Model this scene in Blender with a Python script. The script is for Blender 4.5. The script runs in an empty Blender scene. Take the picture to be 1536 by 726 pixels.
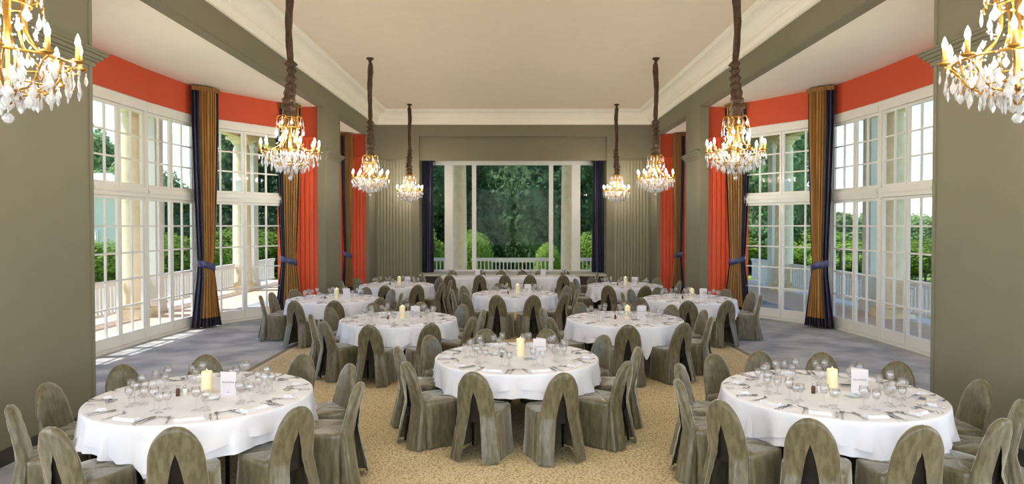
import bpy, math, random
from mathutils import Vector, Matrix
PI = math.pi
R = math.radians
random.seed(7)
scene = bpy.context.scene
COL = scene.collection

# ------------------------------------------------------------------ materials
def new_mat(name):
    m = bpy.data.materials.new(name); m.use_nodes = True
    nt = m.node_tree
    for n in list(nt.nodes):
        if n.type != 'OUTPUT_MATERIAL': nt.nodes.remove(n)
    out = nt.nodes['Material Output'] if 'Material Output' in nt.nodes else nt.nodes.new('ShaderNodeOutputMaterial')
    return m, nt, out
def principled(nt, out, **kw):
    b = nt.nodes.new('ShaderNodeBsdfPrincipled')
    for k, v in kw.items(): b.inputs[k.replace('_', ' ')].default_value = v
    nt.links.new(b.outputs[0], out.inputs[0])
    return b
def rgba(c): return (c[0], c[1], c[2], 1.0)
def srgb(r, g, b):
    f = lambda v: ((v / 255) / 12.92) if v / 255 <= .04045 else (((v / 255) + .055) / 1.055) ** 2.4
    return (f(r), f(g), f(b))
def noise_mat(name, c1, c2, scale=5.0, rough=.6, detail=4, bump=0.0, bscale=None, lo=.35, hi=.65, sheen=0, metal=0, stretch=(1,1,1), coord='Object', dist=.01, spec=.5):
    m, nt, out = new_mat(name)
    b = principled(nt, out, Roughness=rough, Metallic=metal)
    b.inputs['Specular IOR Level'].default_value = spec
    if sheen:
        b.inputs['Sheen Weight'].default_value = sheen
        b.inputs['Sheen Roughness'].default_value = .35
        b.inputs['Sheen Tint'].default_value = (1, .97, .86, 1)
    tc = nt.nodes.new('ShaderNodeTexCoord'); mp = nt.nodes.new('ShaderNodeMapping')
    mp.inputs['Scale'].default_value = stretch
    nt.links.new(tc.outputs[coord], mp.inputs[0])
    n = nt.nodes.new('ShaderNodeTexNoise'); n.inputs['Scale'].default_value = scale; n.inputs['Detail'].default_value = detail
    nt.links.new(mp.outputs[0], n.inputs['Vector'])
    r = nt.nodes.new('ShaderNodeValToRGB')
    r.color_ramp.elements[0].position = lo; r.color_ramp.elements[1].position = hi
    r.color_ramp.elements[0].color = rgba(c1); r.color_ramp.elements[1].color = rgba(c2)
    nt.links.new(n.outputs['Fac'], r.inputs[0]); nt.links.new(r.outputs[0], b.inputs['Base Color'])
    if bump:
        n2 = nt.nodes.new('ShaderNodeTexNoise'); n2.inputs['Scale'].default_value = bscale or scale * 3; n2.inputs['Detail'].default_value = 3
        nt.links.new(mp.outputs[0], n2.inputs['Vector'])
        bp = nt.nodes.new('ShaderNodeBump'); bp.inputs['Strength'].default_value = bump; bp.inputs['Distance'].default_value = dist
        nt.links.new(n2.outputs['Fac'], bp.inputs['Height']); nt.links.new(bp.outputs[0], b.inputs['Normal'])
    return m
def flat_mat(name, c, rough=.5, metal=0, **kw):
    k = .97
    return noise_mat(name, (c[0]*k, c[1]*k, c[2]*k), c, scale=3, rough=rough, metal=metal, **kw)

M = {}
M['wall'] = flat_mat('sage grey wall paint', srgb(126, 121, 101), .75)
M['wall_rib'] = flat_mat('ribbed sage panelling paint', srgb(144, 139, 116), .6)
M['red'] = flat_mat('orange red wall paint', srgb(212, 84, 50), .7)
M['red_rib'] = flat_mat('orange red panelling paint', srgb(238, 96, 56), .5)
M['ceiling'] = flat_mat('cream ceiling paint', srgb(246, 232, 212), .85)
M['cornice'] = flat_mat('off white cornice plaster', srgb(250, 246, 234), .7)
M['white'] = flat_mat('white window paint', srgb(240, 239, 234), .4)
M['dark_base'] = flat_mat('dark skirting paint', srgb(60, 56, 48), .5)
M['sill'] = flat_mat('stone sill', srgb(205, 200, 185), .5)
M['dark_wood'] = noise_mat('dark bench wood', srgb(40, 30, 24), srgb(62, 46, 36), 8, .45, stretch=(1, 6, 6))
M['stone'] = noise_mat('cream rendered stone', srgb(240, 224, 188), srgb(250, 238, 208), 4, .8, bump=.1)
M['eave'] = noise_mat('brown eave boards', srgb(176, 140, 110), srgb(206, 172, 140), 6, .7, stretch=(1, 8, 1))
M['rail'] = flat_mat('white railing paint', srgb(240, 240, 236), .5)
M['gold'] = noise_mat('gilt bronze', (.42, .22, .045), (.62, .36, .09), 30, .38, metal=1)
M['cord'] = noise_mat('bronze brown gathered silk', srgb(46, 29, 15), srgb(86, 57, 30), 26, .42, bump=.5, bscale=60, sheen=.3)
M['candle_sleeve'] = flat_mat('amber candle sleeve', srgb(214, 150, 62), .5)
M['velvet'] = noise_mat('olive crushed satin', srgb(86, 79, 57), srgb(114, 107, 83), 34, .34, detail=8, bump=.35, bscale=46, sheen=.9, stretch=(1, 1, .22), dist=.004)
M['dark_chair'] = noise_mat('dark brown chair upholstery', srgb(24, 17, 12), srgb(36, 26, 18), 12, .9)
M['black_metal'] = flat_mat('black chair metal', srgb(24, 22, 22), .4)
M['cloth'] = noise_mat('white table linen', srgb(232, 233, 244), srgb(242, 243, 252), 3, .7, bump=.06, bscale=120)
M['napkin'] = noise_mat('folded white napkin linen', srgb(226, 226, 232), srgb(242, 242, 246), 20, .8, bump=.15, bscale=200)
M['table_wood'] = noise_mat('plywood table', srgb(110, 84, 56), srgb(140, 108, 74), 5, .6, stretch=(1, 8, 1))
M['steel'] = noise_mat('polished steel', (.45, .45, .47), (.62, .62, .64), 6, .18, metal=1)
M['silver_tray'] = noise_mat('silver tray', (.5, .5, .49), (.65, .65, .63), 9, .22, metal=1)
M['card'] = flat_mat('grey white menu card', srgb(222, 216, 220), .6)
M['ink'] = flat_mat('grey ink', srgb(80, 76, 80), .7)
M['pepper'] = noise_mat('ground pepper', srgb(58, 36, 24), srgb(110, 74, 48), 60, .6)
M['salt'] = flat_mat('salt', srgb(232, 226, 220), .6)
M['gold_curtain'] = noise_mat('golden brown curtain satin', srgb(160, 116, 58), srgb(190, 142, 76), 4, .36, sheen=.3, stretch=(4, 4, .4), bump=.05)
M['navy'] = noise_mat('navy curtain satin', srgb(34, 31, 50), srgb(56, 53, 82), 5, .38, sheen=.1, stretch=(5, 5, .5))
M['leather'] = M['navy']
M['grass'] = noise_mat('lawn', srgb(92, 128, 46), srgb(150, 178, 74), .8, .9, detail=8)
M['bark'] = noise_mat('bark', srgb(70, 56, 44), srgb(104, 86, 68), 8, .9, stretch=(1, 1, .3))
M['soil'] = noise_mat('path gravel', srgb(170, 140, 110), srgb(200, 170, 140), 6, .9)
M['grey_roof'] = flat_mat('pale grey hall', srgb(224, 218, 200), .7)

# ceiling finish etc done; carpets
def carpet():
    m, nt, out = new_mat('speckled beige carpet')
    b = principled(nt, out, Roughness=.95)
    b.inputs['Specular IOR Level'].default_value = .1
    tc = nt.nodes.new('ShaderNodeTexCoord')
    v = nt.nodes.new('ShaderNodeTexVoronoi'); v.inputs['Scale'].default_value = 52; v.feature = 'F1'
    n = nt.nodes.new('ShaderNodeTexNoise'); n.inputs['Scale'].default_value = 30; n.inputs['Detail'].default_value = 3
    nt.links.new(tc.outputs['Object'], n.inputs['Vector'])
    mixv = nt.nodes.new('ShaderNodeVectorMath'); mixv.operation = 'MULTIPLY_ADD'
    mixv.inputs[1].default_value = (.03, .03, 0)
    nt.links.new(n.outputs['Color'], mixv.inputs[0]); nt.links.new(tc.outputs['Object'], mixv.inputs[2])
    nt.links.new(mixv.outputs[0], v.inputs['Vector'])
    r = nt.nodes.new('ShaderNodeValToRGB'); e = r.color_ramp.elements
    e[0].position = .25; e[0].color = rgba(srgb(230, 216, 180)); e[1].position = .8; e[1].color = rgba(srgb(172, 148, 106))
    nt.links.new(v.outputs['Distance'], r.inputs[0])
    nt.links.new(r.outputs[0], b.inputs['Base Color'])
    bp = nt.nodes.new('ShaderNodeBump'); bp.inputs['Strength'].default_value = .3; bp.inputs['Distance'].default_value = .01
    nt.links.new(v.outputs['Distance'], bp.inputs['Height']); nt.links.new(bp.outputs[0], b.inputs['Normal'])
    return m
M['beige_carpet'] = carpet()
M['blue_carpet'] = noise_mat('mottled blue grey carpet', srgb(150, 155, 164), srgb(196, 199, 204), 1.6, .95, detail=7, bump=.2, bscale=90, spec=.1)
M['border'] = noise_mat('grey brown carpet border', srgb(128, 118, 98), srgb(150, 140, 118), 40, .95)
M['border_pale'] = noise_mat('pale carpet border', srgb(202, 190, 160), srgb(216, 205, 178), 40, .95)
def deck():
    m, nt, out = new_mat('terracotta deck tiles')
    b = principled(nt, out, Roughness=.7)
    tc = nt.nodes.new('ShaderNodeTexCoord'); br = nt.nodes.new('ShaderNodeTexBrick')
    br.inputs['Scale'].default_value = 3; br.inputs['Mortar Size'].default_value = .012
    br.inputs['Color1'].default_value = rgba(srgb(226, 200, 178)); br.inputs['Color2'].default_value = rgba(srgb(236, 216, 198)); br.inputs['Mortar'].default_value = rgba(srgb(200, 172, 152))
    nt.links.new(tc.outputs['Object'], br.inputs['Vector']); nt.links.new(br.outputs['Color'], b.inputs['Base Color'])
    return m
M['deck'] = deck()
def thin_glass(name, tint, gloss, rough=.02, edge=0.0):
    m, nt, out = new_mat(name)
    t = nt.nodes.new('ShaderNodeBsdfTransparent'); t.inputs[0].default_value = rgba(tint)
    g = nt.nodes.new('ShaderNodeBsdfGlossy'); g.inputs['Roughness'].default_value = rough
    lw = nt.nodes.new('ShaderNodeLayerWeight'); lw.inputs['Blend'].default_value = .5
    pw = nt.nodes.new('ShaderNodeMath'); pw.operation = 'POWER'; pw.inputs[1].default_value = 3.5
    ml = nt.nodes.new('ShaderNodeMath'); ml.operation = 'MULTIPLY_ADD'; ml.inputs[1].default_value = gloss; ml.inputs[2].default_value = edge
    nt.links.new(lw.outputs['Facing'], pw.inputs[0]); nt.links.new(pw.outputs[0], ml.inputs[0])
    mx = nt.nodes.new('ShaderNodeMixShader')
    nt.links.new(ml.outputs[0], mx.inputs[0]); nt.links.new(t.outputs[0], mx.inputs[1]); nt.links.new(g.outputs[0], mx.inputs[2])
    nt.links.new(mx.outputs[0], out.inputs[0])
    return m
M['pane'] = thin_glass('window glass', (.985, .99, .985), .25, .02, .005)
M['goblet'] = thin_glass('clear drinking glass', (.97, .97, .975), .7, .22, .14)
def crystal():
    m, nt, out = new_mat('cut crystal')
    t = nt.nodes.new('ShaderNodeBsdfTransparent'); t.inputs[0].default_value = (.95, .95, .97, 1)
    g = nt.nodes.new('ShaderNodeBsdfGlossy'); g.inputs['Roughness'].default_value = .12
    d = nt.nodes.new('ShaderNodeBsdfDiffuse'); d.inputs[0].default_value = (.92, .93, .96, 1)
    tr = nt.nodes.new('ShaderNodeBsdfTranslucent'); tr.inputs[0].default_value = (.95, .95, .98, 1)
    a = nt.nodes.new('ShaderNodeAddShader')
    m0 = nt.nodes.new('ShaderNodeMixShader'); m0.inputs[0].default_value = .5
    nt.links.new(d.outputs[0], m0.inputs[1]); nt.links.new(tr.outputs[0], m0.inputs[2])
    m1 = nt.nodes.new('ShaderNodeMixShader'); m1.inputs[0].default_value = .6
    nt.links.new(t.outputs[0], m1.inputs[1]); nt.links.new(m0.outputs[0], m1.inputs[2])
    lw = nt.nodes.new('ShaderNodeLayerWeight'); lw.inputs['Blend'].default_value = .35
    m2 = nt.nodes.new('ShaderNodeMixShader')
    nt.links.new(lw.outputs['Facing'], m2.inputs[0]); nt.links.new(m1.outputs[0], m2.inputs[1]); nt.links.new(g.outputs[0], m2.inputs[2])
    nt.links.new(m2.outputs[0], out.inputs[0])
    return m
M['crystal'] = crystal()
def emit(name, col, st):
    m, nt, out = new_mat(name)
    e = nt.nodes.new('ShaderNodeEmission'); e.inputs[0].default_value = rgba(col); e.inputs[1].default_value = st
    nt.links.new(e.outputs[0], out.inputs[0]); return m
BULB = 185
M['bulb'] = emit('glowing candle bulb', (1.0, .90, .76), BULB)
M['flame'] = emit('candle flame', (1.0, .6, .2), 12)
def wax():
    m, nt, out = new_mat('cream candle wax')
    b = principled(nt, out, Roughness=.45)
    b.inputs['Base Color'].default_value = rgba(srgb(250, 236, 196))
    b.inputs['Subsurface Weight'].default_value = .3; b.inputs['Subsurface Radius'].default_value = (.05, .03, .015)
    return m
M['wax'] = wax()
def leaf_mat(name, c1, c2, scale):
    m, nt, out = new_mat(name)
    d = nt.nodes.new('ShaderNodeBsdfDiffuse'); t = nt.nodes.new('ShaderNodeBsdfTranslucent')
    tc = nt.nodes.new('ShaderNodeTexCoord'); n = nt.nodes.new('ShaderNodeTexNoise'); n.inputs['Scale'].default_value = scale; n.inputs['Detail'].default_value = 6
    oi = nt.nodes.new('ShaderNodeObjectInfo')
    nt.links.new(tc.outputs['Object'], n.inputs['Vector'])
    r = nt.nodes.new('ShaderNodeValToRGB'); r.color_ramp.elements[0].position = .3; r.color_ramp.elements[1].position = .7
    r.color_ramp.elements[0].color = rgba(c1); r.color_ramp.elements[1].color = rgba(c2)
    nt.links.new(n.outputs['Fac'], r.inputs[0])
    hs = nt.nodes.new('ShaderNodeHueSaturation')
    mr = nt.nodes.new('ShaderNodeMapRange'); mr.inputs[3].default_value = .75; mr.inputs[4].default_value = 1.25
    nt.links.new(oi.outputs['Random'], mr.inputs[0]); nt.links.new(mr.outputs[0], hs.inputs['Value'])
    nt.links.new(r.outputs[0], hs.inputs['Color'])
    nt.links.new(hs.outputs[0], d.inputs[0]); nt.links.new(hs.outputs[0], t.inputs[0])
    mx = nt.nodes.new('ShaderNodeMixShader'); mx.inputs[0].default_value = .48
    nt.links.new(d.outputs[0], mx.inputs[1]); nt.links.new(t.outputs[0], mx.inputs[2]); nt.links.new(mx.outputs[0], out.inputs[0])
    return m
M['leaf_dark'] = leaf_mat('dark green leaves', srgb(58, 84, 54), srgb(140, 168, 118), 2.6)
M['leaf_mid'] = leaf_mat('mid green leaves', srgb(112, 138, 90), srgb(188, 206, 152), 2.2)
M['leaf_bright'] = leaf_mat('bright green leaves', srgb(106, 140, 60), srgb(172, 196, 104), 3.0)

# ------------------------------------------------------------------ mesh builder
class MB:
    def __init__(s): s.v = []; s.f = []; s.sm = []; s.mi = []; s.cur = 0
    def add(s, vs, fs, smooth=False):
        o = len(s.v); s.v.extend([tuple(p) for p in vs])
        for f in fs: s.f.append(tuple(i + o for i in f)); s.sm.append(smooth); s.mi.append(s.cur)
        return s
    def box(s, x0, x1, y0, y1, z0, z1, rz=0, c=None):
        vs = [(x, y, z) for z in (z0, z1) for x, y in ((x0, y0), (x1, y0), (x1, y1), (x0, y1))]
        if rz:
            cx, cy = c if c else ((x0+x1)/2, (y0+y1)/2); ca, sa = math.cos(rz), math.sin(rz)
            vs = [(cx+(x-cx)*ca-(y-cy)*sa, cy+(x-cx)*sa+(y-cy)*ca, z) for x, y, z in vs]
        return s.add(vs, [(3,2,1,0),(4,5,6,7),(0,1,5,4),(1,2,6,5),(2,3,7,6),(3,0,4,7)])
    def obox(s, p0, p1, t, z0, z1, off=0):
        """box along plan segment p0->p1, thickness t (centred, shifted off to the left normal)"""
        dx, dy = p1[0]-p0[0], p1[1]-p0[1]; L = math.hypot(dx, dy); nx, ny = -dy/L, dx/L
        a = off - t/2; b = off + t/2
        c = [(p0[0]+nx*a, p0[1]+ny*a), (p1[0]+nx*a, p1[1]+ny*a), (p1[0]+nx*b, p1[1]+ny*b), (p0[0]+nx*b, p0[1]+ny*b)]
        vs = [(x, y, z) for z in (z0, z1) for x, y in c]
        return s.add(vs, [(3,2,1,0),(4,5,6,7),(0,1,5,4),(1,2,6,5),(2,3,7,6),(3,0,4,7)])
    def prism(s, poly, z0, z1):
        n = len(poly)
        vs = [(x, y, z0) for x, y in poly] + [(x, y, z1) for x, y in poly]
        fs = [tuple(range(n-1, -1, -1)), tuple(range(n, 2*n))] + [(i, (i+1) % n, n+(i+1) % n, n+i) for i in range(n)]
        return s.add(vs, fs)
    def lathe(s, prof, n=16, c=(0, 0, 0), sx=1, sy=1, cap=True, smooth=True):
        vs = []; fs = []
        for r, z in prof:
            for i in range(n):
                a = 2*PI*i/n; vs.append((c[0]+r*sx*math.cos(a), c[1]+r*sy*math.sin(a), c[2]+z))
        for k in range(len(prof)-1):
            for i in range(n):
                j = (i+1) % n; fs.append((k*n+i, k*n+j, (k+1)*n+j, (k+1)*n+i))
        if cap:
            if prof[0][0] > 1e-5: fs.append(tuple(range(n-1, -1, -1)))
            if prof[-1][0] > 1e-5: fs.append(tuple(range((len(prof)-1)*n, len(prof)*n)))
        return s.add(vs, fs, smooth)
    def tube(s, pts, rad, n=6, smooth=True):
        pts = [Vector(p) for p in pts]; vs = []; fs = []
        rr = rad if isinstance(rad, (list, tuple)) else [rad]*len(pts)
        up = None
        for k, p in enumerate(pts):
            d = (pts[min(k+1, len(pts)-1)] - pts[max(k-1, 0)]).normalized()
            if up is None: up = Vector((0, 0, 1)) if abs(d.z) < .9 else Vector((1, 0, 0))
            a = d.cross(up).normalized(); up = a.cross(d).normalized()
            for i in range(n):
                t = 2*PI*i/n; vs.append(p + (a*math.cos(t) + up*math.sin(t))*rr[k])
        for k in range(len(pts)-1):
            for i in range(n):
                j = (i+1) % n; fs.append((k*n+i, k*n+j, (k+1)*n+j, (k+1)*n+i))
        fs.append(tuple(range(n-1, -1, -1))); fs.append(tuple(range((len(pts)-1)*n, len(pts)*n)))
        return s.add(vs, fs, smooth)
    def grid(s, rows, closed=False, smooth=True, skip=None):
        """rows: list of equal-length point lists"""
        n = len(rows[0]); vs = [p for r in rows for p in r]; fs = []
        for k in range(len(rows)-1):
            for i in range(n if closed else n-1):
                j = (i+1) % n
                if skip and skip(k, i): continue
                fs.append((k*n+i, k*n+j, (k+1)*n+j, (k+1)*n+i))
        return s.add(vs, fs, smooth)
    def mesh(s, name, mats):
        me = bpy.data.meshes.new(name); me.from_pydata(s.v, [], s.f)
        me.polygons.foreach_set('use_smooth', s.sm); me.polygons.foreach_set('material_index', s.mi)
        for m in (mats if isinstance(mats, (list, tuple)) else [mats]): me.materials.append(m)
        me.update(); return me

def tag(o, label=None, cat=None, group=None, kind=None):
    if label: o['label'] = label
    if cat: o['category'] = cat
    if group: o['group'] = group
    if kind: o['kind'] = kind
    return o
def obj(name, data, parent=None, loc=(0, 0, 0), rz=0, mats=None):
    if isinstance(data, MB): data = data.mesh(name, mats)
    o = bpy.data.objects.new(name, data); COL.objects.link(o)
    o.location = loc; o.rotation_euler = (0, 0, rz)
    if parent: o.parent = parent
    return o
def empty(name, loc=(0, 0, 0), rz=0):
    o = bpy.data.objects.new(name, None); COL.objects.link(o); o.location = loc; o.rotation_euler = (0, 0, rz)
    o.empty_display_size = .1
    return o
def struct(name, mb, mat, parent=None):
    o = obj(name, mb, parent, mats=mat)
    if parent is None: o['kind'] = 'structure'
    return o
KIDS = {}
def child(o, p): KIDS.setdefault(p.name, []).append(o); return o
def copy_tree(o, kids, parent=None):
    c = o.copy(); COL.objects.link(c); c.parent = parent
    for ch in kids.get(o.name, []): copy_tree(ch, kids, c)
    return c
def kids_map():
    k = {}
    for o in COL.objects:
        if o.parent: k.setdefault(o.parent.name, []).append(o)
    return k

# ------------------------------------------------------------------ room numbers
W = 4.65; YB = 22.4; YF = -4.0
O1, O2 = 7.33, 16.4          # first bay opening
O3, O4 = 17.77, 21.3         # second bay opening
ZO = 5.12; ZC = 6.05; ZK = 5.59
WT = .20
NX, NZ0, NZ1, NY = 3.18, .5, 5.2, 23.9   # window niche
WH = 4.5                      # head of windows
RIBZ = 4.34

# floor
m = MB().box(-7.3, 7.3, YF, 24.0, -.12, 0); struct('floor', m, M['blue_carpet'])
m = MB().box(-3.86, 3.86, YF+.01, YB-.01, .001, .012); struct('floor_carpet', m, M['beige_carpet'])
k = 0
for s in (-1, 1):
    for a, b, mt in ((3.86, 3.93, 'border_pale'), (3.93, 4.02, 'border')):
        k += 1
        m = MB().box(min(s*a, s*b), max(s*a, s*b), YF+.01, YB-.01, .001, .011); struct('trim_%d' % k, m, M[mt])

# nave walls, built of piers and the beam over the openings
def ribs(mb, p0, p1, z0, z1, n_off, sp=.1, d=.06):
    dx, dy = p1[0]-p0[0], p1[1]-p0[1]; L = math.hypot(dx, dy); ux, uy = dx/L, dy/L
    n = max(1, round(L/sp)); q = L/n
    for i in range(n):
        a = i*q + q*.15; b = (i+1)*q - q*.15
        mb.obox((p0[0]+ux*a, p0[1]+uy*a), (p0[0]+ux*b, p0[1]+uy*b), d, z0, z1, n_off)
for s, side in ((-1, 'left'), (1, 'right')):
    x0, x1 = sorted((s*W, s*(W+WT)))
    m = MB()
    m.box(x0, x1, 4.4, O1, 0, ZO)
    m.box(x0, x1, O2, O3, 0, ZO)
    xa, xb = sorted((s*W, s*(W+.1)))
    m.box(xa, xb, O4, YB, 0, ZO)
    m.box(x0, x1, YF, YB, ZO, ZC)
    m.box(x0, x1, YF, -2.6, 0, ZO)
    w = struct('wall_' + side, m, M['wall'])
    # raised border round the openings and bead under the beam
    m = MB()
    for ya, yb in ((O1, O2), (O3, O4)):
        bx0, bx1 = sorted((s*(W-.012), s*(W+.0)))
        m.box(bx0, bx1, ya-.0, yb+.0, ZO+.02, ZO+.07)
        m.box(bx0, bx1, ya-.07, ya-.02, .16, ZO+.07)
        m.box(bx0, bx1, yb+.02, yb+.07, .16, ZO+.07)
    struct('trim_%d' % (5 if s < 0 else 6), m, M['wall'])
    # capital mouldings
    m = MB()
    for ya, yb, zc in ((4.4, O1, 3.95), (O2+.02, O3, 3.87)):
        for d, z0, z1 in ((.02, 0, .05), (.045, .05, .08), (.075, .08, .12), (.105, .12, .15), (.12, .15, .17)):
            cx0, cx1 = sorted((s*(W-d), s*(W+.1)))
            m.box(cx0, cx1, ya if ya < 5 else ya-d*.4, yb+d, zc+z0, zc+z1)
    struct('trim_%d' % (7 if s < 0 else 8), m, M['wall'])
    m = MB()
    for ya, yb in ((4.4, O1), (O2, O3), (O4, YB)):
        bx0, bx1 = sorted((s*(W-.015), s*(W+.02))); m.box(bx0, bx1, ya, yb, 0, .15)
    struct('baseboard_' + side, m, M['dark_base'])

# cornice profile swept round the nave ceiling
prof = [(0, 5.59), (.05, 5.59), (.05, 5.64), (.075, 5.66), (.10, 5.70), (.105, 5.74), (.125, 5.74), (.13, 5.78)]
for i in range(9):
    a = PI/2*i/8; prof.append((.14 + .20*(1-math.cos(a)), 5.79 + .17*math.sin(a)))
prof += [(.36, 5.965), (.36, 5.99), (.40, 5.99), (.44, 6.02), (.46, 6.045), (.46, 6.06)]
rows = []
for d, z in prof:
    rows.append([(-W+d, YF+d, z), (-W+d, YB-d, z), (W-d, YB-d, z), (W-d, YF+d, z)])
m = MB().grid(rows, closed=True, smooth=False)
m.add([(-W-.3, YF, 5.59), (-W, YF, 5.59)], [])
struct('trim_9', m, M['cornice'])
m = MB()
m.box(-W-WT, W+WT, YF, YB+.1, ZC, ZC+.12)
struct('ceiling', m, M['ceiling'])

# back wall with the window niche
m = MB()
m.box(-W-WT, -NX, YB, YB+.15, 0, ZC); m.box(NX, W+WT, YB, YB+.15, 0, ZC)
m.box(-NX, NX, YB, YB+.15, NZ1, ZC)
m.box(-NX, NX, YB+.12, YB+.24, 4.40, NZ1)           # recessed fascia over the curtains
m.box(-NX-.15, -NX, YB+.15, NY+.1, 0, NZ1); m.box(NX, NX+.15, YB+.15, NY+.1, 0, NZ1)
m.box(-NX, NX, NY-.02, NY+.14, 4.56, NZ1)
m.box(-NX, NX, NY-.05, NY+.1, 0, .5)
struct('wall_back', m, M['wall'])
m = MB().box(-NX, NX, YB+.15, NY, 4.62, 4.7); struct('ceiling_niche', m, M['wall'])
m = MB()
for s in (-1, 1):
    a, b = sorted((s*3.42, s*4.6))
    ribs(m, (a, YB), (b, YB), .12, 4.38, -.02, .104)
    a2, b2 = sorted((s*3.42, s*4.64)); m.box(a2, b2, YB-.014, YB, 4.38, 4.42)
    m.box(a2, b2, YB-.01, YB, .12, 4.38)
struct('wall_back_panelling', m, M['wall_rib'])
m = MB().box(-NX, NX, YB-.02, NY-.04, .46, .53); struct('trim_10', m, M['sill'])
m = MB().box(-NX+.02, NX-.02, YB+.02, YB+.12, 0, .46); struct('trim_11', m, M['dark_wood'])
m = MB()
for s in (-1, 1):
    a, b = sorted((s*NX, s*W)); m.box(a, b, YB-.03, YB, 0, .14)
struct('baseboard_back', m, M['dark_base'])
# wall behind the viewer: unseen tall openings, added to let in light
m = MB()
m.box(-W, -3.6, YF-.2, YF, 0, ZC); m.box(3.6, W, YF-.2, YF, 0, ZC); m.box(-3.6, 3.6, YF-.2, YF, 5.0, ZC); m.box(-3.6, 3.6, YF-.2, YF, 0, .5)
m.box(-.15, .15, YF-.2, YF, .5, 5.0)
struct('wall_front', m, M['wall'])

# ------------------------------------------------------------------ windows
win_no = [0]
def window_unit(p0, p1, z0=.0, z1=WH, lower=True):
    """two-leaf glazed door with upper lights between plan points p0,p1; inside is on the left of p0->p1"""
    win_no[0] += 1
    dx, dy = p1[0]-p0[0], p1[1]-p0[1]; L = math.hypot(dx, dy); ux, uy = dx/L, dy/L
    P = lambda t: (p0[0]+ux*t, p0[1]+uy*t)
    def b(mb, t0, t1, za, zb, th=.06, off=0): mb.obox(P(t0), P(t1), th, za, zb, off)
    fw = .045
    fr = MB()
    b(fr, 0, fw, z0, z1, .09); b(fr, L-fw, L, z0, z1, .09); b(fr, fw, L-fw, z1-.15, z1, .13)
    b(fr, 0, L, z1-.02, z1+.04, .2, .03)
    b(fr, fw, L-fw, 2.72, 2.90, .13); b(fr, fw, L-fw, 2.80, 2.86, .17)
    b(fr, fw, L-fw, z0, z0+.05, .13)
    f = struct('window_%d' % win_no[0], fr, M['white'])
    mid = L/2
    for t0, t1 in ((fw, mid), (mid, L-fw)):
        g = .006
        for kind, za, zb, rows_, bot in (('door_leaf', .055, 2.715, 5, .2), ('upper_sash', 2.905, z1-.155, 3, .06)):
            lf = MB(); sw = .05
            a, c = t0+g, t1-g
            b(lf, a, a+sw, za, zb, .05); b(lf, c-sw, c, za, zb, .05)
            b(lf, a+sw, c-sw, za, za+bot, .05); b(lf, a+sw, c-sw, zb-.055, zb, .05)
            gx0, gx1, gz0, gz1 = a+sw, c-sw, za+bot, zb-.055
            b(lf, (gx0+gx1)/2-.016, (gx0+gx1)/2+.016, gz0, gz1, .036)
            for r in range(1, rows_):
                z = gz0+(gz1-gz0)*r/rows_; b(lf, gx0, gx1, z-.015, z+.015, .032)
            leaf = obj(kind, lf, f, mats=M['white'])
            pn = MB(); q0, q1 = P(gx0), P(gx1)
            pn.add([(q0[0], q0[1], gz0), (q1[0], q1[1], gz0), (q1[0], q1[1], gz1), (q0[0], q0[1], gz1)], [(0, 1, 2, 3)])
            obj('pane', pn, leaf, mats=M['pane'])
            if kind == 'door_leaf' and t0 > fw:
                h = MB(); b(h, a+.02, a+.045, 1.0, 1.16, .012, .034); b(h, a+.028, a+.12, 1.07, 1.085, .012, .06)
                obj('handle', h, leaf, mats=M['steel'])
    return f

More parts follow.
